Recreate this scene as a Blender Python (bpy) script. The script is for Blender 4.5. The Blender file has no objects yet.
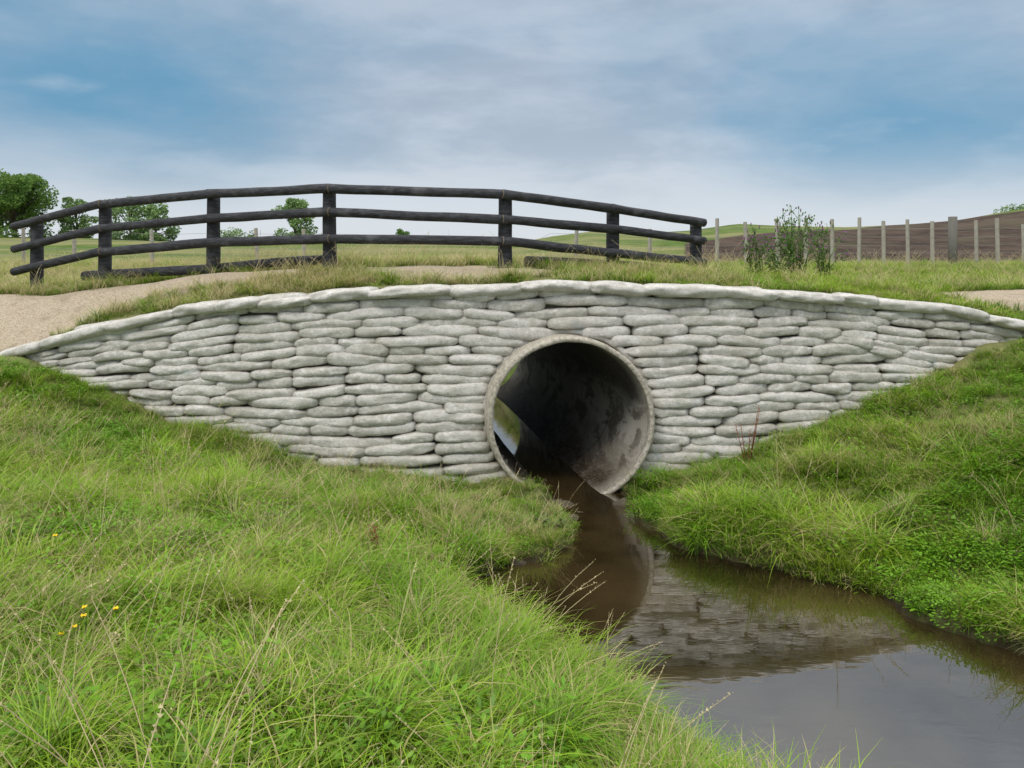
import bpy, math, random
import numpy as np
from mathutils import Vector, noise
random.seed(7); rng=np.random.default_rng(7)
scene=bpy.context.scene
scene.view_settings.view_transform='Standard'
scene.view_settings.look='None'
scene.view_settings.exposure=0
WZ=0.15   # water level

# ------------------------------------------------------------ helpers
def new_obj(name,verts,faces,mat=None,smooth=True,parent=None,attrs=None,link=True):
    me=bpy.data.meshes.new(name)
    me.from_pydata([tuple(map(float,v)) for v in verts],[],[tuple(map(int,f)) for f in faces])
    if attrs:
        for k,a in attrs.items():
            at=me.attributes.new(k,'FLOAT','POINT'); at.data.foreach_set('value',np.asarray(a,dtype=np.float32))
    me.update()
    if smooth: me.polygons.foreach_set('use_smooth',[True]*len(me.polygons))
    if mat: me.materials.append(mat)
    ob=bpy.data.objects.new(name,me)
    if link: scene.collection.objects.link(ob)
    if parent: ob.parent=parent
    return ob
def empty(name,loc=(0,0,0)):
    e=bpy.data.objects.new(name,None); scene.collection.objects.link(e); e.empty_display_size=.2
    return e
class MB:
    def __init__(s): s.v=[];s.f=[];s.a={}
    def add(s,vs,fs,**at):
        o=len(s.v); s.v.extend(vs); s.f.extend([tuple(i+o for i in f) for f in fs])
        for k,val in at.items():
            l=s.a.setdefault(k,[])
            if np.isscalar(val): l.extend([val]*len(vs))
            else: l.extend(list(val))
def tube(mb,pts,rads,n=10,cap=True,rough=0,**at):
    pts=[Vector(p) for p in pts]; vs=[];fs=[]
    for i,p in enumerate(pts):
        d=(pts[min(i+1,len(pts)-1)]-pts[max(i-1,0)]).normalized()
        a=d.cross(Vector((0,0,1)))
        if a.length<.1: a=d.cross(Vector((0,1,0)))
        a.normalize(); b=a.cross(d)
        for k in range(n):
            t=2*math.pi*k/n; r=rads[i]*(1+rough*noise.noise(Vector((p.x*2+math.cos(t)*.8,p.y*2+math.sin(t)*.8,p.z*2))))
            vs.append(tuple(p+a*math.cos(t)*r+b*math.sin(t)*r))
    for i in range(len(pts)-1):
        for k in range(n):
            fs.append((i*n+k,i*n+(k+1)%n,(i+1)*n+(k+1)%n,(i+1)*n+k))
    if cap:
        fs.append(tuple(range(n))[::-1]); fs.append(tuple((len(pts)-1)*n+k for k in range(n)))
    mb.add(vs,fs,**at)
def smooth01(x): x=np.clip(x,0,1); return x*x*(3-2*x)

# ------------------------------------------------------------ node helpers
def mat_new(name):
    m=bpy.data.materials.new(name); m.use_nodes=True
    nt=m.node_tree; nt.nodes.clear()
    out=nt.nodes.new('ShaderNodeOutputMaterial')
    return m,nt,out
def N(nt,t,**kw):
    n=nt.nodes.new(t)
    for k,v in kw.items():
        if k.startswith('_'): n.inputs[k[1:]].default_value=v
        else: setattr(n,k,v)
    return n
def L(nt,a,b): nt.links.new(a,b)
def setin(nt,sock,v):
    if hasattr(v,'is_linked') or isinstance(v,bpy.types.NodeSocket): nt.links.new(v,sock)
    else:
        if isinstance(v,(tuple,list)) and len(v)==3 and sock.type=='RGBA': v=(*v,1)
        sock.default_value=v
def mix(nt,f,a,b,mode='MIX'):
    n=nt.nodes.new('ShaderNodeMix'); n.data_type='RGBA'; n.blend_type=mode
    setin(nt,n.inputs[0],f); setin(nt,n.inputs[6],a); setin(nt,n.inputs[7],b); return n.outputs[2]
def math_(nt,op,a,b=0.0,c=None,clamp=False):
    n=nt.nodes.new('ShaderNodeMath'); n.operation=op; n.use_clamp=clamp
    setin(nt,n.inputs[0],a); setin(nt,n.inputs[1],b)
    if c is not None: setin(nt,n.inputs[2],c)
    return n.outputs[0]
def mrange(nt,v,a,b,c=0.0,d=1.0,smooth=True):
    n=nt.nodes.new('ShaderNodeMapRange'); n.interpolation_type='SMOOTHSTEP' if smooth else 'LINEAR'
    setin(nt,n.inputs[0],v)
    for i,x in zip((1,2,3,4),(a,b,c,d)): n.inputs[i].default_value=x
    return n.outputs[0]
def pos(nt): return nt.nodes.new('ShaderNodeNewGeometry').outputs['Position']
def mapping(nt,v,scale=(1,1,1),loc=(0,0,0),rot=(0,0,0)):
    n=nt.nodes.new('ShaderNodeMapping'); setin(nt,n.inputs[0],v)
    n.inputs['Scale'].default_value=scale; n.inputs['Location'].default_value=loc; n.inputs['Rotation'].default_value=rot
    return n.outputs[0]
def noise_(nt,v,scale,detail=4,rough=.55,dist=0):
    n=nt.nodes.new('ShaderNodeTexNoise'); setin(nt,n.inputs['Vector'],v)
    n.inputs['Scale'].default_value=scale; n.inputs['Detail'].default_value=detail
    n.inputs['Roughness'].default_value=rough; n.inputs['Distortion'].default_value=dist
    return n.outputs[0]
def attr(nt,name):
    n=nt.nodes.new('ShaderNodeAttribute'); n.attribute_name=name; return n.outputs['Fac']
def bump(nt,h,strength,dist):
    n=nt.nodes.new('ShaderNodeBump'); n.inputs['Strength'].default_value=strength; n.inputs['Distance'].default_value=dist
    setin(nt,n.inputs['Height'],h); return n.outputs[0]
def principled(nt,out,col,rough=.8,spec=.3,normal=None):
    p=nt.nodes.new('ShaderNodeBsdfPrincipled'); setin(nt,p.inputs['Base Color'],col)
    setin(nt,p.inputs['Roughness'],rough); p.inputs['Specular IOR Level'].default_value=spec
    if normal is not None: nt.links.new(normal,p.inputs['Normal'])
    nt.links.new(p.outputs[0],out.inputs[0]); return p

# ------------------------------------------------------------ terrain
water_poly=np.array([(0.34,9.6),(0.38,8.80),(0.60,7.95),(0.57,7.4),(0.34,7.0),(-0.08,6.70),(-0.48,6.38),(-0.26,5.78),
 (0.16,5.15),(0.50,4.6),(0.93,3.9),(1.40,3.0),(2.2,1.6),(3.4,0.0),(4.5,-4.0),(10.0,-4.0),(8.5,1.5),(6.2,3.9),(4.4,4.75),
 (3.42,5.15),(2.90,5.72),(2.80,6.25),(2.28,6.64),(1.61,7.06),(1.27,7.75),(1.15,8.80),(1.2,9.6)])
def sdist(X,Y):
    P=np.stack([np.ravel(X),np.ravel(Y)],1); A=water_poly; B=np.roll(A,-1,0)
    d=np.full(len(P),1e9); ins=np.zeros(len(P),bool)
    for a,b in zip(A,B):
        e=b-a; w=P-a; t=np.clip((w@e)/(e@e),0,1)
        d=np.minimum(d,np.hypot(*(w-t[:,None]*e).T))
        c=((a[1]>P[:,1])!=(b[1]>P[:,1]))
        with np.errstate(divide='ignore',invalid='ignore'):
            xx=(b[0]-a[0])*(P[:,1]-a[1])/(b[1]-a[1]+1e-12)+a[0]
        ins^=c&(P[:,0]<xx)
    return np.where(ins,-d,d).reshape(np.shape(X))
cp=np.array([
 (-5.6,9.5,1.48),(-4.67,9.2,1.10),(-3.6,9.1,.78),(-2.49,9,.50),(-1.4,9,.34),(-0.47,9,.22),(.1,9,.20),
 (1.45,9,.28),(2.0,9,.40),(2.55,9,.53),(3.9,9.1,.97),(4.8,9.3,1.27),(5.73,9.6,1.66),(7,9.8,1.88),(9,9.5,2.1),(12,9,2.2),
 (-7,9.6,1.58),(-9,9.3,1.75),(-12,9,1.9),(-2.7,7,.64),(-4.46,7,1.00),(-1.19,4.5,.78),(-.9,3.3,.92),(-.3,3.9,.62),
 (-1.1,5.4,.56),(-1.04,7.5,.40),(-.55,7.05,.34),(.1,8,.27),(.05,7.4,.30),(0,0,1.25),(-3,2,1.3),(-5,4,1.40),(-8,6,1.7),(-12,3,1.9),
 (.6,3.0,.66),(1.4,1.0,.78),(2,-2,1.1),(0,3,.80),(-2,5.8,.80),(-3.2,4,1.06),(-.1,4.6,.46),(.4,3.8,.48),(-6,7.5,1.30),
 (1.9,7.7,.38),(3,7.1,.42),(3.3,8,.72),(3.6,7.5,.64),(4.0,6.6,.66),(3.9,5.7,.40),(5,6,.85),(6,7.5,1.42),(8,6,1.6),(6,5,.75),(9,3,1.2),(12,4,1.9),
 (-.75,5.9,.35),(1.5,8.2,.30),(5,8,1.18)])
def U(r): return np.where(r>1e-9,r*r*np.log(np.maximum(r,1e-9)),0)
n=len(cp); K=U(np.hypot(cp[:,0][:,None]-cp[:,0],cp[:,1][:,None]-cp[:,1]))+np.eye(n)*.05
Pm=np.c_[np.ones(n),cp[:,:2]]; M=np.zeros((n+3,n+3)); M[:n,:n]=K;M[:n,n:]=Pm;M[n:,:n]=Pm.T
sol=np.linalg.solve(M,np.r_[cp[:,2],0,0,0])
def front(X,Y):
    Xc=np.clip(X,-13,13); Yc=np.clip(Y,-3,10.5)
    s=np.shape(Xc); x=np.ravel(Xc);y=np.ravel(Yc); z=sol[n]+sol[n+1]*x+sol[n+2]*y
    for i in range(n): z=z+sol[i]*U(np.hypot(x-cp[i,0],y-cp[i,1]))
    z=np.clip(z-.04,.23,2.6).reshape(s)
    z=z+.045*np.sin(X*3.1+1.3*np.sin(Y*2.3))*np.sin(Y*3.7+X)+.028*np.sin(X*7.3+Y*2)*np.sin(Y*6.1-X*3)
    d=sdist(X,Y)+.05*np.sin(X*9+Y*4)*np.sin(Y*8-X*2)+.03*np.sin(X*19)*np.sin(Y*17)
    return -.25+(z+.25)*smooth01((d+.28)/.40)
TX=[-9,-7.2,-6.24,-5,-3.55,-1.3,.56,1.96,4.15,5.28,6.3,7.4,9]
TZ=[1.3,1.42,1.60,1.95,2.24,2.42,2.48,2.43,2.31,2.18,1.98,1.7,1.5]
_xs=np.linspace(-9,9,721); _tz=np.interp(_xs,TX,TZ); _k=np.hanning(49); _k/=_k.sum()
_tz=np.convolve(np.pad(_tz,24,mode='edge'),_k,'valid')
def T(x): return np.interp(x,_xs,_tz)
def Yd(x): return 9.34+.02*np.minimum(np.asarray(x)**2,64)
def back(X,Y):
    deck=np.interp(X,[-40,-12,-7,-5,-4,-2.5,0,1.5,2.85,4,6.5,12,40],[2.3,2.1,2.2,2.42,2.55,2.62,2.62,2.56,2.48,2.40,2.22,2.25,2.4])
    edge=np.where(np.abs(X)<7,T(X)-.03,np.interp(X,[-12,-7,7,12],[1.85,1.5,1.8,2.1]))
    z=edge+(deck-edge)*smooth01((Y-Yd(X)+.1)/1.9)
    z=z+(2.5-z)*smooth01((Y-13.5)/7)
    ang=X/np.maximum(Y,1)
    A=np.interp(ang,[-.8,-.3,.0,.05,.10,.17,.22,.28,.34,.42,.5,.56,.6,.66,1.0],[2.6,1.9,2.1,3.0,3.6,3.4,3.7,4.5,4.2,4.0,4.3,4.7,5.4,6.2,7.0])
    z=z+A*smooth01((Y-22)/78)
    z=z+.5*np.sin(X*.045+1)*np.sin(Y*.05)*smooth01((Y-35)/40)*(1-smooth01((Y-80)/25))
    # channel behind the culvert
    cx=-.62-.19*(Y-15.2); w=smooth01((Y-14.9)/.7)*(1-smooth01((Y-25)/4)); 
    ch=np.exp(-((X-cx)/1.5)**4)*w
    z=z*(1-ch)+(-.2)*ch
    z=z+.025*np.sin(X*2.9+Y)*np.sin(Y*2.3-X*.7)*(Y<40)
    return z
def H(X,Y):
    X=np.asarray(X,float);Y=np.asarray(Y,float)
    inw=(X>-5.9)&(X<6.6)
    w=np.where(inw,.09,1.2)
    s=smooth01((Y-Yd(X))/w+.5)
    return front(X,Y)*(1-s)+back(X,Y)*s
def pd(X,Y,pts):
    d=np.full(np.shape(X),1e9)
    for a,b in zip(pts[:-1],pts[1:]):
        a=np.array(a);b=np.array(b);e=b-a
        t=np.clip(((X-a[0])*e[0]+(Y-a[1])*e[1])/(e@e),0,1)
        d=np.minimum(d,np.hypot(X-a[0]-t*e[0],Y-a[1]-t*e[1]))
    return d
track=[(-20,8.0),(-14,9.5),(-9,10.5),(-6.8,11.2),(-4.8,11.2),(-3.2,11.0),(-1.2,11.2),(1,12.6),(4,13.0),(6.5,12.0),(10,11.7),(20,11.5)]
def dirt(X,Y):
    d=pd(X,Y,track)+.2*np.sin(X*2.7+Y)*np.sin(Y*3.3)+.14*np.sin(X*6.7)*np.sin(Y*7.9+X)
    hw=np.interp(X,[-8,-6.8,-5,-3.8,-2.4,-1.5,0.4,1,6,8],[1.25,.80,.50,.25,.10,.55,.5,.2,.6,.7])
    m=1-smooth01((d-hw)/.35)
    m=np.maximum(m,1-smooth01((np.hypot((X+.5)/1.1,(Y-10.5)/.5)-.9)/.35))
    return m*(Y>Yd(X)+.1)
def plough(X,Y):
    ang=X/np.maximum(Y,1); top=np.interp(ang,[.2,.3,.40,.44,.55,.6],[46,58,68,85,100,75])+4*np.sin(X*.3)
    return smooth01((ang-.205)/.02)*smooth01((Y-25+1.0*np.sin(X*.6))/2.5)*(1-smooth01((Y-top)/5))

def axis(lo,hi,d,a0,a1,g):
    m=list(np.arange(lo,hi,d)); s=d;v=hi
    while v<a1: m.append(v); s*=g; v+=s
    m.append(a1); s=d;v=lo-d
    while v>a0: m.insert(0,v); s*=g; v-=s
    m.insert(0,a0); return np.array(m)
xs=axis(-7.5,7.5,.085,-900,900,1.06); ys=axis(.5,16.5,.08,-40,1100,1.05)
GX,GY=np.meshgrid(xs,ys); GZ=H(GX,GY)
nx,ny=len(xs),len(ys)
D1=dirt(GX,GY); D2=plough(GX,GY); WET=1-smooth01((GZ-.17)/.15)
WET=WET*(GY<9.6)
idx=np.arange(nx*ny).reshape(ny,nx)
faces=np.stack([idx[:-1,:-1],idx[:-1,1:],idx[1:,1:],idx[1:,:-1]],-1).reshape(-1,4)
fx=(GX.ravel()[faces]).mean(1);fy=(GY.ravel()[faces]).mean(1);fz=GZ.ravel()[faces]
jump=(np.abs(fy-Yd(fx))<.16)&(fx>-5.7)&(fx<6.4)&(fz.max(1)-fz.min(1)>.12)
def pcx(y): return .65-1.25*(y-8.9)/6.3
hole=(np.abs(fx-pcx(fy))<1.0)&(fy>14.6)&(fy<16.2)&(fz.min(1)<1.95)&(fz.max(1)<2.3)
inpipe=(np.abs(fx-pcx(fy))<.84)&(fy>8.93)&(fy<9.8)&(fz.max(1)<1.0)
faces=faces[~(jump|hole|inpipe)]

# ground material
m_ground,nt,out=mat_new('ground_mat')
p=pos(nt); a1=attr(nt,'dirt'); a2=attr(nt,'plough'); a3=attr(nt,'wet')
n1=noise_(nt,p,.9,6); n2=noise_(nt,p,14,5,.7); n3=noise_(nt,p,.12,5)
g=mix(nt,mrange(nt,n1,.35,.65),(.065,.115,.02),(.13,.19,.04))
straw=mix(nt,n2,(.22,.21,.09),(.35,.31,.16))
g=mix(nt,math_(nt,'MULTIPLY',mrange(nt,n3,.40,.60),.7),g,straw)
g=mix(nt,math_(nt,'MULTIPLY',mrange(nt,n2,.45,.7),.45),g,(.03,.045,.012))
soil=mix(nt,n2,(.36,.285,.195),(.57,.48,.37))
soil=mix(nt,mrange(nt,noise_(nt,p,38,4,.7),.50,.62),soil,(.26,.20,.145))
soil=mix(nt,mrange(nt,noise_(nt,p,75,2,.5),.60,.68),soil,(.64,.60,.53))
soil=mix(nt,math_(nt,'MULTIPLY',mrange(nt,noise_(nt,p,2.1,5,.65),.50,.64),.5),soil,(.25,.21,.14))
c=mix(nt,mrange(nt,math_(nt,'ADD',a1,math_(nt,'MULTIPLY',math_(nt,'SUBTRACT',n2,.5),1.4)),.40,.60),g,soil)
q1=noise_(nt,mapping(nt,p,scale=(1,.30,1)),.9,10,.8); q2=noise_(nt,mapping(nt,p,scale=(1,.35,1),loc=(9,3,0)),.13,6,.6)
pl=mix(nt,mrange(nt,q1,.40,.60),(.040,.027,.021),(.105,.074,.055))
pl=mix(nt,math_(nt,'MULTIPLY',mrange(nt,q2,.46,.60),.6),pl,(.12,.095,.065))
pl=mix(nt,math_(nt,'MULTIPLY',mrange(nt,noise_(nt,mapping(nt,p,scale=(1,.3,1),loc=(2,7,0)),.3,8,.75),.54,.62),.6),pl,(.08,.085,.04))
c=mix(nt,mrange(nt,math_(nt,'ADD',a2,math_(nt,'MULTIPLY',math_(nt,'SUBTRACT',q1,.5),.9)),.35,.65),c,pl)
c=mix(nt,a3,c,mix(nt,n2,(.022,.016,.009),(.05,.038,.022)))
gb=math_(nt,'ADD',noise_(nt,p,22,6,.7),math_(nt,'MULTIPLY',noise_(nt,p,60,2,.5),math_(nt,'MULTIPLY',a1,.6)))
gb=math_(nt,'ADD',gb,math_(nt,'MULTIPLY',math_(nt,'MULTIPLY',q1,a2),8))
principled(nt,out,c,.95,.12,bump(nt,gb,.7,.04))
ground=new_obj('ground',np.stack([GX.ravel(),GY.ravel(),GZ.ravel()],1),faces,m_ground,
  attrs=dict(dirt=D1.ravel(),plough=D2.ravel(),wet=WET.ravel()))

# ------------------------------------------------------------ water
m_water,nt,out=mat_new('water_mat')
p=pos(nt)
nb=math_(nt,'ADD',noise_(nt,mapping(nt,p,scale=(3,8,1)),1.6,2,.5),math_(nt,'MULTIPLY',noise_(nt,mapping(nt,p,scale=(1,2,1)),1.1,2,.5),.8))
bm=bump(nt,nb,.10,.006)
dif=N(nt,'ShaderNodeBsdfDiffuse'); 
setin(nt,dif.inputs[0],mix(nt,mrange(nt,noise_(nt,p,.9,4),.35,.65),(.016,.011,.004),(.050,.034,.014)))
gl=N(nt,'ShaderNodeBsdfGlossy',_Roughness=.004); gl.inputs[0].default_value=(.97,.95,.92,1); L(nt,bm,gl.inputs['Normal'])
fr=N(nt,'ShaderNodeFresnel',_IOR=1.33); L(nt,bm,fr.inputs['Normal'])
ms=N(nt,'ShaderNodeMixShader'); L(nt,math_(nt,'MULTIPLY_ADD',fr.outputs[0],1.4,.17,clamp=True),ms.inputs[0])
L(nt,dif.outputs[0],ms.inputs[1]); L(nt,gl.outputs[0],ms.inputs[2]); L(nt,ms.outputs[0],out.inputs[0])
new_obj('stream_water',[(-3,-6,WZ),(11,-6,WZ),(11,9.15,WZ),(-3,9.15,WZ),(-5,30,WZ),(1.8,30,WZ)],[(0,1,2,3),(3,2,5,4)],m_water,smooth=False)

# ------------------------------------------------------------ sandbag headwall
def YF(x,z): return 9.10+.10*z+.02*x*x
PC=(.65,.955); RO=.925; RI=.855
def cz_course(z0,x):
    r=T(x)/2.48
    wob=.026*math.sin(x*1.3+z0*2.1)+.016*math.sin(x*2.9+z0*5)
    return z0*(1-(1-r)*.85*np.clip(z0/2.3,0,1))+wob
m_bag,nt,out=mat_new('sandbag_mat')
p=pos(nt); rb=attr(nt,'rb'); cr=attr(nt,'crev'); cap=attr(nt,'cap')
n1=noise_(nt,p,2.2,6,.65); n2=noise_(nt,p,11,6,.7); n3=noise_(nt,mapping(nt,p,scale=(1,1,3)),28,5,.7)
c=mix(nt,rb,(.46,.44,.40),(.66,.635,.60))
c=mix(nt,mrange(nt,n2,.40,.68),c,(.72,.695,.665))
c=mix(nt,math_(nt,'MULTIPLY',mrange(nt,n1,.47,.65),.5),c,(.40,.375,.31))
c=mix(nt,math_(nt,'MULTIPLY',mrange(nt,n3,.51,.63),.55),c,(.32,.30,.25))
c=mix(nt,math_(nt,'MULTIPLY',mrange(nt,noise_(nt,p,3.1,3,.5),.66,.74),.3),c,(.36,.50,.52))
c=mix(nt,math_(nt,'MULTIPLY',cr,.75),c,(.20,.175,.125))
c=mix(nt,math_(nt,'MULTIPLY',cap,.15),c,(.72,.70,.68))
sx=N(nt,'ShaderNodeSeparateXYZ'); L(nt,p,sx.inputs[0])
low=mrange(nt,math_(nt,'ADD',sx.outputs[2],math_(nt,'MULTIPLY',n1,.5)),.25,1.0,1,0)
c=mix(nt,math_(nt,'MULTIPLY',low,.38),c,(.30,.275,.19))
hgt=math_(nt,'ADD',math_(nt,'MULTIPLY',n3,.35),math_(nt,'ADD',n2,math_(nt,'MULTIPLY',noise_(nt,p,90,3,.6),.3)))
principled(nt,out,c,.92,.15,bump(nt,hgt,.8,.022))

wall=empty('sandbag_headwall')
mb=MB()
NU,NT=27,18
uu=np.linspace(-1,1,NU)
def bag(cx,z0,Lb,h,capf=0,depth=.13,fn=None):
    r=random.random(); off=random.uniform(-.026,.022); ph=random.uniform(0,50); bulge=random.uniform(-.5,.5); tl=random.gauss(0,.011)
    yt=random.uniform(-.03,.03); e1=random.uniform(3,9); e2=random.uniform(3,9); sag=random.uniform(-.013,.009)
    vs=[];cv=[]
    fat=random.uniform(.96,1.18)
    for u in uu:
        x=cx+u*Lb/2; ee=e1 if u<0 else e2
        zc=float(fn(x)) if fn else float(cz_course(z0,x))
        pz=(1-abs(u)**ee)**.5; py=(1-abs(u)**6)**.5
        pz*=(1+bulge*.22*u)
        zc+=tl*u+sag*(1-u*u)+.012*noise.noise(Vector((x*2.5,ph,0)))
        for k in range(NT):
            t=2*math.pi*k/NT; c_,s_=math.cos(t),math.sin(t)
            cc=math.copysign(abs(c_)**.42,c_); ss=math.copysign(abs(s_)**.9,s_)
            nn=noise.noise(Vector((x*5,ph+c_*1.2,s_*1.5)))
            wr=noise.noise(Vector((x*24,ph+s_*2.5,c_)))*(.5+abs(u)**3)
            y=YF(x,zc)+off+yt*u - cc*depth*py*(1+.15*nn+.10*wr)
            z=zc+h/2*fat*pz*ss*(1+.17*nn+.13*wr)
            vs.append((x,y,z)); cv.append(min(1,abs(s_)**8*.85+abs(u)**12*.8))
    fs=[(i*NT+k,i*NT+(k+1)%NT,(i+1)*NT+(k+1)%NT,(i+1)*NT+k) for i in range(NU-1) for k in range(NT)]
    mb.add(vs,fs,rb=r,crev=cv if not capf else [x*.5 for x in cv],cap=float(capf))
hc=.112
XL,XR=-6.1,7.0
for k in range(22):
    z0=-.03+hc*(k+.5)
    dz=max(0,abs(z0-PC[1])-hc*.5)
    iv=[]
    if dz<RO:
        ch=math.sqrt(RO*RO-dz*dz)+.01; iv=[(XL,PC[0]-ch),(PC[0]+ch,XR)]
    else: iv=[(XL,XR)]
    for a,b in iv:
        a+=0 if abs(a-XL)>.01 else random.uniform(0,.3)
        x=a; ls=[]
        while x<b: l=random.choice([random.uniform(.45,.7),random.uniform(.65,1.0)]); ls.append(l); x+=l
        sc=(b-a)/sum(ls); x=a
        for l in ls:
            l*=sc; cx=x+l/2; x+=l
            zz=float(cz_course(z0,cx)); r=T(cx)/2.48
            hh=hc*(1-(1-r)*1.2)*1.22
            if zz+hh*.2>T(cx)-.02: continue
            if zz<float(front(np.array([cx]),np.array([9.0]))[0])-.35: continue
            near=(abs(cx-PC[0])<RO+l*.5+.05 and abs(z0-PC[1])<RO+.1)
            bag(cx,z0+(0 if near else random.gauss(0,.009)),l*(1.02 if near else 1.10),hh)
# top course following the crest
x=-6.35
while x<7.0:
    l=random.uniform(.45,.95); dzr=random.uniform(-.018,.014)
    bag(x+l/2,0,l*1.16,.13,1,depth=random.uniform(.21,.27),fn=lambda q:T(q)-.058+dzr)
    x+=l*.97
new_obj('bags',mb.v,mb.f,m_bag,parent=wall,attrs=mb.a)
# mortar face behind the bags
gx=np.arange(-6.4,7.2,.05); gz=np.arange(-.4,2.5,.05); vs=[];fs=[]
for z in gz:
    for x in gx:
        zz=min(z,float(T(x))-.1); vs.append((x,YF(x,zz)+.03,zz))
nxx=len(gx)
for j in range(len(gz)-1):
    for i in range(nxx-1):
        x=gx[i]+.025;z=gz[j]+.025
        if math.hypot(x-PC[0],z-PC[1])<RO-.03: continue
        if z>T(x)-.05: continue
        fs.append((j*nxx+i,j*nxx+i+1,(j+1)*nxx+i+1,(j+1)*nxx+i))
m_mortar,nt,out=mat_new('mortar_mat'); p=pos(nt)
principled(nt,out,mix(nt,noise_(nt,p,12,5,.7),(.16,.14,.10),(.40,.38,.31)),.95,.1,bump(nt,noise_(nt,p,30,5,.7),.8,.03))
new_obj('mortar',vs,fs,m_mortar,parent=wall)

# ------------------------------------------------------------ pipe
m_pipe,nt,out=mat_new('pipe_concrete_mat'); p=pos(nt)
inn=attr(nt,'inner')
n1=noise_(nt,mapping(nt,p,scale=(3,.55,3)),1.5,7,.7); n2=noise_(nt,p,25,5,.7)
n4=noise_(nt,mapping(nt,p,scale=(2.2,.9,1.6),rot=(.5,0,0)),1.8,6,.65,.6)
sx=N(nt,'ShaderNodeSeparateXYZ'); L(nt,p,sx.inputs[0])
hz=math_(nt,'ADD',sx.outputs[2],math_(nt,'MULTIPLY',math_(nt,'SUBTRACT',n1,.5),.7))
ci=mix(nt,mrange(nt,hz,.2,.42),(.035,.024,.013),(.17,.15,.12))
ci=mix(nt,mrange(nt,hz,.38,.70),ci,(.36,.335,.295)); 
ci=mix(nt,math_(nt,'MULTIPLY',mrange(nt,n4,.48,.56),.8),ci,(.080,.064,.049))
ci=mix(nt,mrange(nt,hz,.80,1.3),ci,(.048,.042,.037))  # shade in the upper bore, painted into the colour by height
ci=mix(nt,math_(nt,'MULTIPLY',mrange(nt,n2,.52,.64),.22),ci,(.42,.39,.35))
jt=math_(nt,'ABSOLUTE',math_(nt,'SUBTRACT',math_(nt,'FRACT',math_(nt,'MULTIPLY',math_(nt,'ADD',sx.outputs[1],-8.3),1/1.25)),.5))
ci=mix(nt,mrange(nt,jt,.0,.018,.8,0),ci,(.03,.025,.02))
co=mix(nt,mrange(nt,n2,.4,.62),(.50,.46,.39),(.28,.25,.20))
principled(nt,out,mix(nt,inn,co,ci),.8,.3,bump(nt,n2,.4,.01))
mb=MB(); NP=72; vs=[];inn_=[]
yy=list(np.linspace(8.88,15.7,24))
prof=[(y,RI+(.012 if i==0 else 0),1.0 if i>0 else .4) for i,y in enumerate(yy)][::-1]+[(8.868,RI+.015,.0),(8.866,RO-.018,0),(8.885,RO,0)]+[(y,RO,0) for y in yy[1:]]
for (y,r,f) in prof:
    for k in range(NP):
        t=2*math.pi*k/NP; rr=r+.008*noise.noise(Vector((math.cos(t)*5,math.sin(t)*5,y)))
        vs.append((pcx(y)+rr*math.cos(t),y,PC[1]+rr*math.sin(t))); inn_.append(f)
fs=[(i*NP+k,i*NP+(k+1)%NP,(i+1)*NP+(k+1)%NP,(i+1)*NP+k) for i in range(len(prof)-1) for k in range(NP)]
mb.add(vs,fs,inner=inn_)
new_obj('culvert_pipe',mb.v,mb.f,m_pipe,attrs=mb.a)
# mortar collar
mb=MB(); pts=[];rr=[]
for k in range(82):
    t=-.35+ (math.pi+.7)*k/81
    x=PC[0]+(RO+.03)*math.cos(t); z=PC[1]+(RO+.03)*math.sin(t)
    pts.append((x,YF(x,z)-.05+.02*noise.noise(Vector((x*4,z*4,0))),z)); rr.append(.042+.022*noise.noise(Vector((x*6,0,z*6))))
tube(mb,pts,rr,8)
mb.a=dict(rb=[.2]*len(mb.v),crev=[.25]*len(mb.v),cap=[0]*len(mb.v))
new_obj('mortar_collar',mb.v,mb.f,m_bag,parent=wall,attrs=mb.a)

# ------------------------------------------------------------ timber rail fence
m_log,nt,out=mat_new('creosote_timber_mat'); p=pos(nt)
n1=noise_(nt,mapping(nt,p,scale=(1,1,5)),7,6,.7); n2=noise_(nt,p,3,4,.6)
c=mix(nt,mrange(nt,n1,.4,.7),(.018,.018,.022),(.060,.062,.072))
c=mix(nt,math_(nt,'MULTIPLY',mrange(nt,n2,.55,.72),.6),c,(.12,.12,.13))
e=attr(nt,'endg'); c=mix(nt,e,c,(.22,.17,.11))
principled(nt,out,c,.7,.4,bump(nt,n1,.6,.02))
fence=empty('timber_rail_fence')
FX=[-7.68,-6.28,-4.35,-2.49,-.10,1.46,2.85]; FY=[13,12.4,11.7,11,11,11.7,12.5]
top=[3.33,3.57,3.67,3.69,3.61,3.46,3.31]; mid=[2.96,3.20,3.32,3.37,3.27,3.17,3.03]; bot=[2.60,2.84,2.97,3.01,2.98,2.82,2.69]
def logpiece(name,a,b,r0,r1,wob=.006):
    mb=MB(); a=Vector(a);b=Vector(b); pts=[];rs=[]; ph=random.random()*40
    for i in range(13):
        t=i/12; q=a.lerp(b,t)
        q=q+Vector((0,wob*noise.noise(Vector((t*3,ph,0))),wob*1.6*noise.noise(Vector((t*3,ph,7)))))
        pts.append(q); rs.append((r0+(r1-r0)*t)*(1+.05*noise.noise(Vector((t*6,ph,3)))))
    pts=[pts[0]]+pts+[pts[-1]]; d=(b-a).normalized(); pts[0]=pts[1]-d*.008; pts[-1]=pts[-2]+d*.008
    rs=[rs[0]*.86]+rs+[rs[-1]*.86]
    tube(mb,pts,rs,12,rough=.06)
    en=np.zeros(len(mb.v)); en[:12]=1; en[-12:]=1; mb.a['endg']=list(en*.8)
    return new_obj(name,mb.v,mb.f,m_log,parent=fence,attrs=mb.a)
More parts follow.
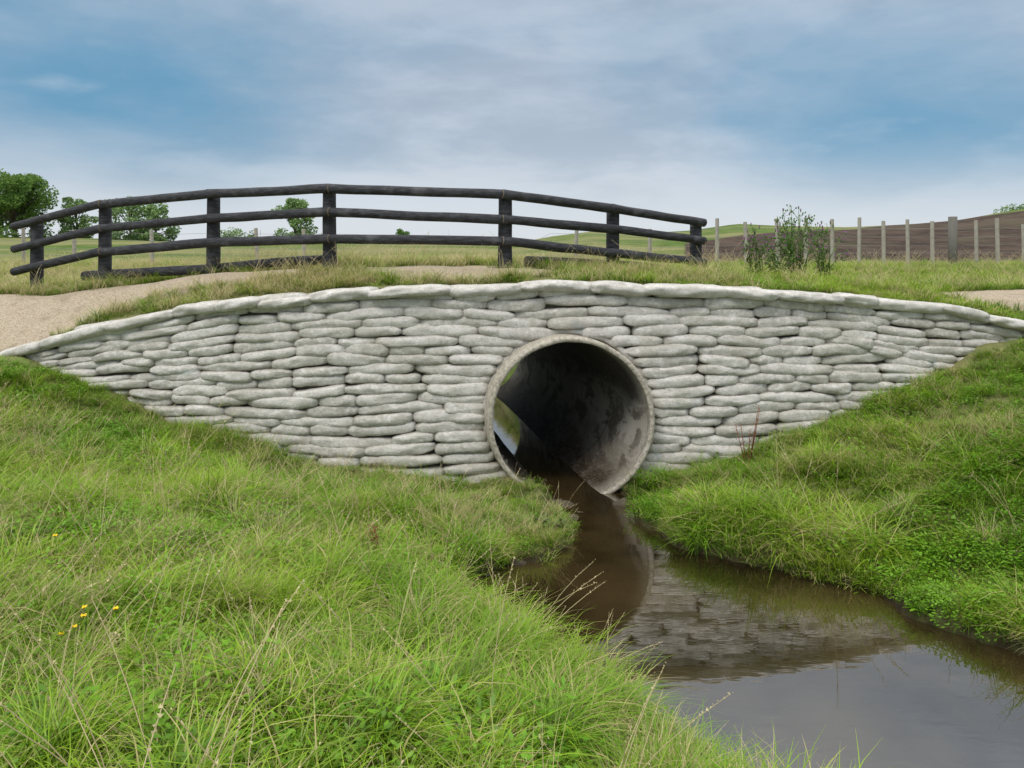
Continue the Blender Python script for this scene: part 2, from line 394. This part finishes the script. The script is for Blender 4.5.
for i,(x,y) in enumerate(zip(FX,FY)):
    logpiece(f'post_{i+1}',(x,y+.0,1.9),(x+random.uniform(-.01,.01),y,top[i]+.045),.102,.092,.006)
def railset(nm,zz,r,ext=True):
    for i in range(len(FX)-1):
        a=Vector((FX[i],FY[i]-.145,zz[i])); b=Vector((FX[i+1],FY[i+1]-.145,zz[i+1])); d=(b-a).normalized()
        e0=.42 if i==0 else .03; e1=.14 if i==len(FX)-2 else .03
        s=.006*(1 if i%2 else -1)
        logpiece(f'{nm}_{i+1}',a-d*e0+Vector((0,s,0)),b+d*e1+Vector((0,s,0)),r*random.uniform(.96,1.04),r*random.uniform(.96,1.04))
railset('top_rail',top,.066); railset('middle_rail',mid,.064); railset('lower_rail',bot,.066)
logpiece('kerb_log_1',(-6.7,12.6,2.46),(-2.6,11.15,2.73),.075,.065,.02)
logpiece('kerb_log_2',(.2,11.2,2.72),(3.0,12.7,2.55),.075,.065,.02)

# ------------------------------------------------------------ wire field fence
m_post,nt,out=mat_new('weathered_post_mat'); p=pos(nt)
principled(nt,out,mix(nt,noise_(nt,mapping(nt,p,scale=(8,8,1)),3,5,.7),(.24,.22,.18),(.50,.47,.41)),.9,.2)
m_wire,nt,out=mat_new('wire_mat'); principled(nt,out,(.25,.25,.25),.5,.4)
wf=empty('post_and_wire_fence'); mb=MB()
px=[-26,-22.5,-19,-15.5,-12.6,-11.3,-9.3,-6.6,-5.4,-2.9,-.6,1.65,2.6,3.6,5.38,6.16,7.0,7.73,8.44,9.14,9.8,10.45,11.1,12.28,12.85,13.55,14.2,14.9,15.6,16.3,17,17.7]
def fz_(x,y): return float(H(np.array([x]),np.array([y]))[0])
for x in px:
    y=21+.02*x; h=1.24 if x>5 else 1.0; g0=fz_(x,y)
    h*=random.uniform(.94,1.06); lx=random.uniform(-.05,.05); w=.052
    tube(mb,[(x,y,g0-.2),(x+lx*.5,y,g0+h*.5),(x+lx,y,g0+h)],[w,w,w*.95],4 if random.random()<.6 else 8)
new_obj('posts',mb.v,mb.f,m_post,parent=wf,smooth=False)
m_post2,nt,out=mat_new('strainer_post_mat'); p=pos(nt)
principled(nt,out,mix(nt,noise_(nt,mapping(nt,p,scale=(8,8,1)),3,5,.7),(.10,.095,.085),(.2,.19,.17)),.9,.2)
mb=MB(); x=11.62; tube(mb,[(x,21.2,2.2),(x,21.2,3.84)],[.115,.11],10)
new_obj('strainer_post',mb.v,mb.f,m_post2,parent=wf)
mb=MB()
for hz_ in (.18,.38,.58,.8,1.02):
    pts=[(x,21+.02*x-.05,fz_(x,21)+hz_*(.86 if x<5 else 1)) for x in np.arange(-26,18,1.0)]
    tube(mb,pts,[.0035]*len(pts),4,cap=False)
new_obj('wires',mb.v,mb.f,m_wire,parent=wf)

# ------------------------------------------------------------ vegetation material
def grass_mat(name,base,tip,tip2,straw,strawfac,trans=.35):
    m,nt,out=mat_new(name); p=pos(nt); t=attr(nt,'t'); rb=attr(nt,'rb')
    oi=nt.nodes.new('ShaderNodeObjectInfo').outputs['Random']
    big=noise_(nt,p,.55,3,.5); md=noise_(nt,p,2.3,3,.6)
    tp=mix(nt,mrange(nt,big,.38,.62),tip,tip2)
    tp=mix(nt,math_(nt,'MULTIPLY',mrange(nt,oi,.3,1),.6),tp,tuple(x*.42 for x in tip))
    tp=mix(nt,math_(nt,'MULTIPLY',mrange(nt,rb,.65,.95),.28),tp,(.36,.45,.10))
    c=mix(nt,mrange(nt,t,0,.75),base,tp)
    sf=math_(nt,'ADD',math_(nt,'MULTIPLY',rb,.6),math_(nt,'MULTIPLY',md,.6))
    c=mix(nt,math_(nt,'MULTIPLY',mrange(nt,sf,1.0-strawfac*.62,1.12-strawfac*.62),mrange(nt,t,-.2,.5)),c,straw)
    d=N(nt,'ShaderNodeBsdfDiffuse'); L(nt,c,d.inputs[0]); tr=N(nt,'ShaderNodeBsdfTranslucent'); L(nt,c,tr.inputs[0])
    a=N(nt,'ShaderNodeMixShader'); a.inputs[0].default_value=trans; L(nt,d.outputs[0],a.inputs[1]); L(nt,tr.outputs[0],a.inputs[2])
    gl=N(nt,'ShaderNodeBsdfGlossy',_Roughness=.4); gl.inputs[0].default_value=(.9,.9,.75,1)
    b=N(nt,'ShaderNodeMixShader'); b.inputs[0].default_value=.03; L(nt,a.outputs[0],b.inputs[1]); L(nt,gl.outputs[0],b.inputs[2])
    L(nt,b.outputs[0],out.inputs[0]); return m
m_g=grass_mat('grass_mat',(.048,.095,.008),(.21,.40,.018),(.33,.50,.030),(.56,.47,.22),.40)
m_gs=grass_mat('dry_grass_mat',(.13,.15,.03),(.44,.43,.14),(.55,.48,.21),(.66,.56,.33),.75)
m_leaf=grass_mat('weed_leaf_mat',(.045,.10,.008),(.145,.35,.018),(.20,.41,.024),(.34,.34,.06),.1)

protos=bpy.data.collections.new('grass_clumps')
def blades(mb,n,rad,Lr,w,lean,bend,seg=4):
    for _ in range(n):
        a=random.uniform(0,6.283); r=rad*math.sqrt(random.random()); bx,by=r*math.cos(a),r*math.sin(a)
        az=random.uniform(0,6.283) if random.random()<.5 else a+random.uniform(-.8,.8)
        Lb=random.uniform(*Lr); le=random.uniform(0,lean); be=random.uniform(*bend)
        dx,dy=math.cos(az),math.sin(az); px_,py_=-dy,dx; ww=w*random.uniform(.7,1.3)
        tw=random.uniform(-.6,.6); vs=[];ts=[]
        for i in range(seg+1):
            t=i/seg; hr=Lb*(le*t+be*t*t*.75); z=Lb*(t*math.sqrt(max(.1,1-le*le*.5))-be*.45*t*t*t)
            wd=ww*(1-t**1.8)*.5+.0002
            cx,cy=bx+dx*hr,by+dy*hr; ox,oy=px_*math.cos(tw*t)+dx*math.sin(tw*t),py_*math.cos(tw*t)+dy*math.sin(tw*t)
            vs+=[(cx-ox*wd,cy-oy*wd,z-.02),(cx+ox*wd,cy+oy*wd,z-.02)]; ts+=[t,t]
        mb.add(vs,[(2*i,2*i+1,2*i+3,2*i+2) for i in range(seg)],t=ts,rb=random.random())
def leaf(mb,p0,az,el,ln,wd,seg=3,t0=.5,fold=.2,droop=.4):
    d=Vector((math.cos(az)*math.cos(el),math.sin(az)*math.cos(el),math.sin(el))); s=Vector((-math.sin(az),math.cos(az),0)); vs=[];ts=[]
    up=d.cross(s)*-1; r=random.random()
    for i in range(seg+1):
        t=i/seg; w=wd*.5*math.sin(math.pi*min(1,.12+t*.88))**.8+.0004; c=Vector(p0)+d*ln*t-Vector((0,0,droop*ln*t*t*.5))
        vs+=[tuple(c-s*w+up*w*fold),tuple(c+s*w+up*w*fold)]; ts+=[t0+.4*t]*2
    mb.add(vs,[(2*i,2*i+1,2*i+3,2*i+2) for i in range(seg)],t=ts,rb=r*.6)
def proto(name,mb,mat):
    o=new_obj(name,mb.v,mb.f,mat,attrs=mb.a,link=False); protos.objects.link(o)
# kinds 0-2 short lush, 3-4 long arching, 5 dry seed stems, 6 leafy weeds, 7 fine dry tuft, 8 dock
for i in range(3):
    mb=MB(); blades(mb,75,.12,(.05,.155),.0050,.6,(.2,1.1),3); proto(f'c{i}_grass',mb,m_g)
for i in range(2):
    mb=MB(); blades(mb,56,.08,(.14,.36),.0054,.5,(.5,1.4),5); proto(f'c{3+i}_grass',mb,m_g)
mb=MB()
for _ in range(6):
    a=random.uniform(0,6.28); le=random.uniform(.05,.6); Lb=random.uniform(.28,.58); x0,y0=random.uniform(-.08,.08),random.uniform(-.08,.08)
    pts=[(x0+math.cos(a)*Lb*(le*t+.25*t*t),y0+math.sin(a)*Lb*(le*t+.25*t*t),Lb*(t-.12*t*t)) for t in np.linspace(0,1,6)]
    tube(mb,pts,[.0019,.0017,.0015,.0014,.0012,.0009],3,cap=False)
    for j in range(12):
        q=Vector(pts[4]).lerp(Vector(pts[5]),j/11*1.1-.05)
        mb.add([tuple(q+Vector((random.uniform(-1,1),random.uniform(-1,1),random.uniform(-.5,1.4)))*.006) for _ in range(3)],[(0,1,2)])
nn=len(mb.v); blades(mb,16,.06,(.14,.38),.0037,.6,(.3,1.1))
mb.a={'t':[.8]*nn+mb.a['t'],'rb':[.7]*nn+mb.a['rb']}
proto('c5_seed',mb,m_gs)
mb=MB()
for _ in range(50):
    r=.12*math.sqrt(random.random()); a=random.uniform(0,6.28)
    leaf(mb,(r*math.cos(a),r*math.sin(a),random.uniform(.02,.12)),random.uniform(0,6.28),random.uniform(-.1,.7),random.uniform(.018,.040),random.uniform(.010,.019),2,.5)
blades(mb,20,.1,(.06,.16),.004,.5,(.1,.8)); proto('c6_weed',mb,m_leaf)
mb=MB(); blades(mb,50,.09,(.10,.28),.0034,.6,(.2,1.2)); proto('c7_dry',mb,m_gs)
mb=MB()  # dock rosette
for _ in range(11):
    leaf(mb,(0,0,.0),random.uniform(0,6.28),random.uniform(.3,1.2),random.uniform(.12,.24),random.uniform(.035,.06),5,.4,.3,.9)
blades(mb,12,.1,(.08,.2),.0045,.4,(.1,.6)); proto('c8_dock',mb,m_leaf)

def scatter(name,P,kind,scl):
    n_=len(P); me=bpy.data.meshes.new(name); me.vertices.add(n_); me.vertices.foreach_set('co',P.astype(np.float32).ravel())
    a=me.attributes.new('kind','INT','POINT'); a.data.foreach_set('value',kind.astype(np.int32))
    a=me.attributes.new('scl','FLOAT_VECTOR','POINT'); a.data.foreach_set('vector',np.asarray(scl,dtype=np.float32).ravel())
    rot=np.zeros((n_,3),np.float32); rot[:,2]=rng.uniform(0,6.283,n_)
    rot[:,0]=rng.normal(0,.17,n_); rot[:,1]=rng.normal(0,.17,n_)
    a=me.attributes.new('rot','FLOAT_VECTOR','POINT'); a.data.foreach_set('vector',rot.ravel())
    ob=bpy.data.objects.new(name,me); scene.collection.objects.link(ob)
    ng=bpy.data.node_groups.new(name+'_gn','GeometryNodeTree')
    ng.interface.new_socket('Geometry',in_out='INPUT',socket_type='NodeSocketGeometry')
    ng.interface.new_socket('Geometry',in_out='OUTPUT',socket_type='NodeSocketGeometry')
    gi=ng.nodes.new('NodeGroupInput'); go=ng.nodes.new('NodeGroupOutput')
    ip=ng.nodes.new('GeometryNodeInstanceOnPoints'); ci=ng.nodes.new('GeometryNodeCollectionInfo')
    ci.inputs['Collection'].default_value=protos; ci.inputs['Separate Children'].default_value=True; ci.inputs['Reset Children'].default_value=True
    ip.inputs['Pick Instance'].default_value=True
    def na(nm,ty):
        q=ng.nodes.new('GeometryNodeInputNamedAttribute'); q.data_type=ty; q.inputs[0].default_value=nm; return q.outputs['Attribute']
    l=ng.links.new; l(gi.outputs[0],ip.inputs['Points']); l(ci.outputs[0],ip.inputs['Instance'])
    l(na('kind','INT'),ip.inputs['Instance Index']); l(na('rot','FLOAT_VECTOR'),ip.inputs['Rotation']); l(na('scl','FLOAT_VECTOR'),ip.inputs['Scale'])
    l(ip.outputs[0],go.inputs[0])
    md=ob.modifiers.new('scatter','NODES'); md.node_group=ng
    return ob
def pn(X,Y,s,o=0): # cheap smooth noise
    return (np.sin(X*s+o+1.7*np.sin(Y*s*.8+o))+np.sin(Y*s*1.3-o+1.3*np.sin(X*s*.9)))*.25+.5
# --- bank grass
def gen(n_,x0,x1,y0,y1):
    X=rng.uniform(x0,x1,n_);Y=rng.uniform(y0,y1,n_); return X,Y
X,Y=gen(45000,-9,9,1.2,9.6)
vis=np.abs(X)<.70*Y+1.0; X,Y=X[vis],Y[vis]
sd=sdist(X,Y); Z=front(X,Y)
keep=(Z>WZ+.02)&(Y<8.97+.02*X**2)|((np.abs(X)>6.3)&(Z>WZ+.03))
keep&=~((np.abs(X-.8)<.75)&(Y>8.2)&(rng.random(len(X))<.6))
X,Y,Z,sd=X[keep],Y[keep],Z[keep],sd[keep]
kind=rng.integers(0,3,len(X))
leftb=X<(-.05+.15*Y)
tall=pn(X,Y,1.7,1.0); rr=rng.random(len(X))
kind=np.where(rr<np.where(tall>.58,.30,.08),rng.integers(3,5,len(X)),kind)
near=(sd<.9)
kind=np.where((rng.random(len(X))<np.where(leftb&near&(Y<6.5),.34,.05)),rng.integers(3,5,len(X)),kind)
kind=np.where(rng.random(len(X))<np.where(leftb,np.where(near,.07,.028),.010),5,kind)
kind=np.where(rng.random(len(X))<np.where(pn(X,Y,1.1,4)>.58,.18,.04),7,kind)
wd=pn(X,Y,1.4,2.5)
kind=np.where(rng.random(len(X))<np.where(wd>.60,np.where(leftb,.32,.55),.12),6,kind)
kind=np.where(rng.random(len(X))<.008,8,kind)
s=rng.uniform(.65,1.3,len(X))*(.70+.62*pn(X,Y,2.6,3))
s=s*np.where(Y>8.2,.72,1)*np.where((np.hypot(X-.4,Y-8)<1.3),.65,1)
s=np.where((kind==5)&(Y<4.6)&near,s*.65,s)
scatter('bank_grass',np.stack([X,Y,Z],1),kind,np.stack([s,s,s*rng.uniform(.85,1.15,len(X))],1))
# --- verge grass behind the wall and far field grass
X,Y=gen(44000,-20,18,9.5,25)
vis=np.abs(X)<.68*Y+.6; X,Y=X[vis],Y[vis]
keep=(dirt(X,Y)<rng.uniform(.15,.9,len(X)))&((Y>Yd(X)+.25)|(np.abs(X)>6.6))&(plough(X,Y)<.3)
keep&=rng.random(len(X))<np.clip(1.5-Y*.045,.4,1)
cxp=-.62-.19*(Y-15.2); keep&=~((np.abs(X-cxp)<1.5)&(Y>14.8))
X,Y=X[keep],Y[keep]; Z=H(X,Y)
kind=rng.integers(0,3,len(X)); rr=rng.random(len(X)); dry=pn(X,Y,.8,2)
kind=np.where(rr<np.where(X<3,.28+.34*dry,.09),7,kind); kind=np.where(rng.random(len(X))<.10,rng.integers(3,5,len(X)),kind)
kind=np.where(rng.random(len(X))<np.where((X>-4)&(X<0)&(Y<13),.15,.04),5,kind)
s=rng.uniform(.7,1.35,len(X))*np.where(Y<11,.95,1.05)
s=np.where((kind==5)|(kind==3)|(kind==4),s*.8,s)
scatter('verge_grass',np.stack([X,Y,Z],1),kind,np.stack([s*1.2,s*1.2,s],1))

# ------------------------------------------------------------ flowers
m_pet,nt,out=mat_new('yellow_petal_mat'); principled(nt,out,(.85,.60,.01),.5,.3)
m_stem,nt,out=mat_new('green_stem_mat'); principled(nt,out,(.08,.17,.03),.7,.3)
def buttercup(x,y,h):
    e=empty('buttercup_flower'); z=fz_(x,y)
    mb=MB(); tube(mb,[(x,y,z),(x+.01,y,z+h*.5),(x,y-.01,z+h)],[.002,.0018,.0015],5)
    new_obj('stem',mb.v,mb.f,m_stem,parent=e)
    mb=MB()
    for k in range(5):
        a=k*1.2566+random.random()*.2
        leaf(mb,(x,y-.01,z+h),a,.45,.016,.017,3,.5,.3,-.4)
    mb.a={}; new_obj('petals',mb.v,mb.f,m_pet,parent=e)
for x,y,h in [(-1.94,3.66,.23),(-1.88,3.54,.25),(-1.90,3.50,.22),(-1.76,3.58,.25),(-2.58,4.55,.26),(-1.93,3.45,.21)]: buttercup(x,y,h)

# ------------------------------------------------------------ thistles, dock
m_thl=grass_mat('thistle_leaf_mat',(.07,.11,.03),(.20,.29,.08),(.26,.34,.12),(.35,.31,.16),.3)
m_pur,nt,out=mat_new('thistle_flower_mat'); principled(nt,out,(.36,.13,.36),.8,.2)
def thistle(x,y,h,w,nst,purple,lf=1.0):
    e=empty('thistle_plant'); z=fz_(x,y); mb=MB(); fl=MB(); st=MB()
    for _ in range(nst):
        a=random.uniform(0,6.28); sp=random.uniform(.15,1)*w; hh=h*random.uniform(.55,1)*(1-.2*sp/max(w,.01))
        P0=Vector((x+random.uniform(-.1,.1),y+random.uniform(-.08,.08),z-.05)); P1=P0+Vector((math.cos(a)*sp,math.sin(a)*sp,hh))
        mid_=P0.lerp(P1,.5)+Vector((-math.cos(a)*.04,-math.sin(a)*.04,.05))
        pts=[P0,P0.lerp(mid_,.5),mid_,mid_.lerp(P1,.5),P1]; tube(st,pts,[.008,.007,.006,.004,.003],5)
        for j in range(30):
            t=random.uniform(.15,1); q=P0.lerp(P1,t)+Vector((0,0,.04*math.sin(t*3)))
            ln=random.uniform(.05,.13)*(1.15-t*.5)*lf
            leaf(mb,q,random.uniform(0,6.28),random.uniform(-.2,.9),ln,ln*.28,3,.5,.3,.6)
        for j in range(5):
            q=P1+Vector((random.uniform(-.09,.09),random.uniform(-.09,.09),random.uniform(-.12,.05)))
            tube(st,[P1-Vector((0,0,.1)),q],[.002,.002],4)
            tgt=fl if random.random()<purple else mb
            tube(st,[q-Vector((0,0,.012)),q,q+Vector((0,0,.014))],[.004,.012,.008],6)
            if tgt is fl:
                for k in range(9): leaf(fl,q+Vector((0,0,.008)),random.uniform(0,6.28),random.uniform(.7,1.5),.036,.011,2,.5,0,0)
    new_obj('leaves',mb.v,mb.f,m_thl,parent=e,attrs=mb.a)
    new_obj('stems',st.v,st.f,m_stem,parent=e)
    if fl.v: fl.a={}; new_obj('flower_heads',fl.v,fl.f,m_pur,parent=e)
thistle(4.35,12.3,1.28,.40,34,.2); thistle(3.70,12.2,.98,.20,12,.7); thistle(4.72,12.2,1.02,.30,16,.5); thistle(4.0,12.1,.7,.35,14,.2)
thistle(.38,7.4,.20,.14,5,0)
m_dock,nt,out=mat_new('dead_dock_mat'); principled(nt,out,(.20,.08,.04),.85,.2)
def deaddock(x,y,h):
    e=empty('dead_dock_plant'); z=fz_(x,y); mb=MB()
    for k in range(5):
        a=random.uniform(0,6.28); P0=Vector((x,y,z-.05)); P1=P0+Vector((math.cos(a)*.14,math.sin(a)*.05,h*random.uniform(.6,1)+.05))
        tube(mb,[P0,P0.lerp(P1,.5),P1],[.006,.005,.003],5)
        for j in range(38):
            q=P0.lerp(P1,random.uniform(.35,1)); o=Vector((random.gauss(0,.022),random.gauss(0,.018),random.gauss(0,.01)))
            mb.add([tuple(q+o+Vector((random.uniform(-1,1),random.uniform(-1,1),random.uniform(-1,1)))*.011) for _ in range(3)],[(0,1,2)])
    new_obj('stalks',mb.v,mb.f,m_dock,parent=e)
deaddock(2.55,8.70,.72); deaddock(-1.0,6.3,.3)

# ------------------------------------------------------------ stones
m_stone,nt,out=mat_new('stone_mat'); p=pos(nt)
principled(nt,out,mix(nt,noise_(nt,p,9,5,.7),(.035,.028,.017),(.11,.09,.065)),.8,.3,bump(nt,noise_(nt,p,30,5,.7),.5,.01))
import bmesh
def stone(x,y,z,sx_,sy,sz):
    bm=bmesh.new(); bmesh.ops.create_icosphere(bm,subdivisions=3,radius=1); o=random.random()*40
    for v in bm.verts:
        f=1+.35*noise.noise(v.co*1.2+Vector((o,0,0)))+.12*noise.noise(v.co*3+Vector((o,0,0)))
        v.co=Vector((x+v.co.x*f*sx_,y+v.co.y*f*sy,z+v.co.z*f*sz))
    me=bpy.data.meshes.new('stone'); bm.to_mesh(me); bm.free(); me.materials.append(m_stone)
    me.polygons.foreach_set('use_smooth',[True]*len(me.polygons))
    scene.collection.objects.link(bpy.data.objects.new('stone',me))
for a in [(.52,8.5,.12,.15,.10,.07),(.72,8.25,.10,.09,.07,.05),(.60,8.05,.13,.07,.06,.05),(1.16,8.5,.13,.1,.08,.08),(.05,6.85,.13,.07,.05,.05),(-.2,6.62,.12,.06,.05,.04)]: stone(*a)

# ------------------------------------------------------------ trees
m_bark,nt,out=mat_new('bark_mat'); p=pos(nt); principled(nt,out,mix(nt,noise_(nt,p,3,4),(.06,.05,.04),(.14,.12,.10)),.9,.2)
def treeleaf(name,c1,c2):
    m,nt,out=mat_new(name); p=pos(nt); rb=attr(nt,'rb')
    c=mix(nt,mrange(nt,noise_(nt,p,.8,4,.6),.35,.65),c1,c2); c=mix(nt,math_(nt,'MULTIPLY',rb,.5),c,tuple(x*.55 for x in c1))
    d=N(nt,'ShaderNodeBsdfDiffuse'); L(nt,c,d.inputs[0]); tr=N(nt,'ShaderNodeBsdfTranslucent'); L(nt,c,tr.inputs[0])
    a=N(nt,'ShaderNodeMixShader'); a.inputs[0].default_value=.3; L(nt,d.outputs[0],a.inputs[1]); L(nt,tr.outputs[0],a.inputs[2]); L(nt,a.outputs[0],out.inputs[0])
    return m
m_t1=treeleaf('tree_foliage_mat',(.13,.24,.06),(.22,.35,.09)); m_t2=treeleaf('tree_foliage_light_mat',(.21,.33,.13),(.30,.43,.18))
def tree(x,y,h,w,seed,m,nl=5000,name='broadleaf_tree',low=.15,ls=.34,ncl=26):
    random.seed(seed); e=empty(name); z=fz_(x,y)-.3; mb=MB()
    tube(mb,[(x,y,z),(x+.1,y,z+h*.25),(x-.05,y,z+h*.55),(x,y,z+h*.85)],[h*.035,h*.028,h*.018,h*.007],8)
    cl=[]
    for k in range(ncl):
        a=random.uniform(0,6.28); hh=random.uniform(low+.12,.92)
        r=w*.5*(random.random()**.5)*.88*math.sqrt(max(.12,1-((hh-.42)/.62)**2))
        c=Vector((x+r*math.cos(a),y+r*math.sin(a),z+h*hh)); cl.append((c,w*random.uniform(.12,.2)))
        s0=Vector((x,y,z+h*hh*.5)); tube(mb,[s0,s0.lerp(c,.5)+Vector((0,0,h*.03)),c],[h*.010,h*.007,h*.003],5)
    new_obj('trunk_and_limbs',mb.v,mb.f,m_bark,parent=e)
    lf=MB()
    for _ in range(nl):
        c,r=random.choice(cl); d=Vector((random.gauss(0,1),random.gauss(0,1),random.gauss(0,1))).normalized()*r*random.random()**.35
        d.z*=.75; q=c+d; s=ls*random.uniform(.5,1.1)
        a=Vector((random.gauss(0,1),random.gauss(0,1),random.gauss(0,.6))).normalized(); b=a.cross(Vector((random.gauss(0,1),random.gauss(0,1),random.gauss(0,1)))).normalized()
        lf.add([tuple(q-a*s*.5),tuple(q+b*s*.3),tuple(q+a*s*.5),tuple(q-b*s*.3)],[(0,1,2,3)],rb=random.random())
    new_obj('foliage',lf.v,lf.f,m,parent=e,attrs=lf.a)
tree(-49.5,80,7.2,7,1,m_t1,11000,low=-.05,ncl=40); tree(-53.5,84,6.8,8,12,m_t1,9000,low=-.05); tree(-45.5,84,4.6,4.0,2,m_t2,3500,low=-.1)
tree(-39.0,82,4.2,6.5,3,m_t2,5000,low=-.1); tree(-35.5,80,4.0,4.0,4,m_t2,3500,low=-.1)
tree(-22.2,82,5.0,4.6,5,m_t2,5000,low=-.05)
tree(-13.0,95,2.2,1.9,6,m_t1,900,'shrub',low=-.1); tree(-31,90,1.6,5,9,m_t2,2000,'shrub',low=-.2)
tree(65,102,1.2,6,11,m_t2,1800,'shrub',low=-.2)
# distant hedge line
random.seed(31); lf=MB()
for _ in range(7000):
    x=random.uniform(-110,2); y=150+random.uniform(-2,2); hh=.9+1.3*(noise.noise(Vector((x*.12,3,0)))+.3)+.6*noise.noise(Vector((x*.5,9,0)))
    if hh<.3: continue
    q=Vector((x,y,4.4+random.uniform(0,hh)))
    a=Vector((random.gauss(0,1),random.gauss(0,1),random.gauss(0,.6))).normalized(); b=a.cross(Vector((random.gauss(0,1),random.gauss(0,1),1))).normalized(); s=.6
    lf.add([tuple(q-a*s*.5),tuple(q+b*s*.4),tuple(q+a*s*.5),tuple(q-b*s*.4)],[(0,1,2,3)],rb=random.random())
new_obj('distant_hedge_line',lf.v,lf.f,m_t2,attrs=lf.a)

# ------------------------------------------------------------ sky
w=bpy.data.worlds.new("World"); scene.world=w; w.use_nodes=True; nt=w.node_tree; nt.nodes.clear()
out=nt.nodes.new('ShaderNodeOutputWorld')
SE,SA=math.radians(50),math.radians(-145)   # elevation, azimuth measured from +Y (clockwise)
sky=N(nt,'ShaderNodeTexSky'); sky.sky_type='NISHITA'; sky.sun_disc=False; sky.sun_elevation=SE; sky.sun_rotation=SA
b1=N(nt,'ShaderNodeBackground',_Strength=.08); L(nt,sky.outputs[0],b1.inputs[0])
gen_=nt.nodes.new('ShaderNodeTexCoord').outputs['Generated']
sx=N(nt,'ShaderNodeSeparateXYZ'); L(nt,gen_,sx.inputs[0])
dz=sx.outputs[2]
nA=noise_(nt,mapping(nt,gen_,scale=(1,1,2.6)),2.4,5,.5,.3); nB=noise_(nt,mapping(nt,gen_,scale=(1,1,3.0),loc=(3,1,0)),4.5,5,.55,.2)
def blob(v,rad,sz=2.0):
    v=Vector(v).normalized()
    d=nt.nodes.new('ShaderNodeVectorMath'); d.operation='DISTANCE'; L(nt,mapping(nt,gen_,scale=(1,1,sz)),d.inputs[0]); d.inputs[1].default_value=(v.x,v.y,v.z*sz)
    return mrange(nt,d.outputs['Value'],0,rad,1,0)
f=math_(nt,'MULTIPLY',blob((-.562,1,.235),.48),.80)
f=math_(nt,'ADD',f,math_(nt,'MULTIPLY',blob((.582,1,.155),.46),.85))
f=math_(nt,'ADD',f,math_(nt,'MULTIPLY',blob((.234,1,.228),.3,3),.25))
f=math_(nt,'ADD',f,math_(nt,'MULTIPLY',math_(nt,'SUBTRACT',nA,.5),1.2)); f=math_(nt,'ADD',f,math_(nt,'MULTIPLY',math_(nt,'SUBTRACT',nB,.5),.65))
f=math_(nt,'ADD',f,.08)
f=math_(nt,'MULTIPLY',mrange(nt,f,0,1.05),mrange(nt,dz,.02,.16))
c=mix(nt,mrange(nt,dz,0,.2),(.76,.81,.87),(.54,.62,.73))
cg=noise_(nt,mapping(nt,gen_,scale=(1,1,3.4),loc=(7,2,1)),3.2,7,.6,.25)
c=mix(nt,math_(nt,'MULTIPLY',math_(nt,'MULTIPLY',mrange(nt,cg,.44,.64),.65),mrange(nt,dz,.03,.15)),c,(.36,.45,.56))
c=mix(nt,f,c,(.12,.34,.54))
c=mix(nt,math_(nt,'MULTIPLY',mrange(nt,nB,.5,.7),.3),c,(.76,.81,.88))
up=mrange(nt,dz,.38,.8)
c=mix(nt,up,c,(.74,.73,.70))
zen=mrange(nt,dz,.38,.8,1.0,2.85)
b2=N(nt,'ShaderNodeBackground'); L(nt,c,b2.inputs[0]); L(nt,zen,b2.inputs[1])
ms=N(nt,'ShaderNodeMixShader'); ms.inputs[0].default_value=.86; L(nt,b1.outputs[0],ms.inputs[1]); L(nt,b2.outputs[0],ms.inputs[2]); L(nt,ms.outputs[0],out.inputs[0])
sun=bpy.data.lights.new('sun','SUN'); sun.energy=1.4; sun.angle=math.radians(18); sun.color=(1,.95,.88)
so=bpy.data.objects.new('sun',sun); scene.collection.objects.link(so)
sd_=Vector((math.sin(SA)*math.cos(SE),math.cos(SA)*math.cos(SE),math.sin(SE)))
so.rotation_euler=sd_.to_track_quat('Z','Y').to_euler()

# ------------------------------------------------------------ camera
cam=bpy.data.cameras.new('camera'); co=bpy.data.objects.new('camera',cam); scene.collection.objects.link(co)
co.location=(0,0,2.75); co.rotation_euler=(math.radians(90),0,0); cam.lens=28.27; cam.sensor_width=36
cam.shift_y=-.123; cam.clip_end=3000; cam.clip_start=.05
scene.camera=co
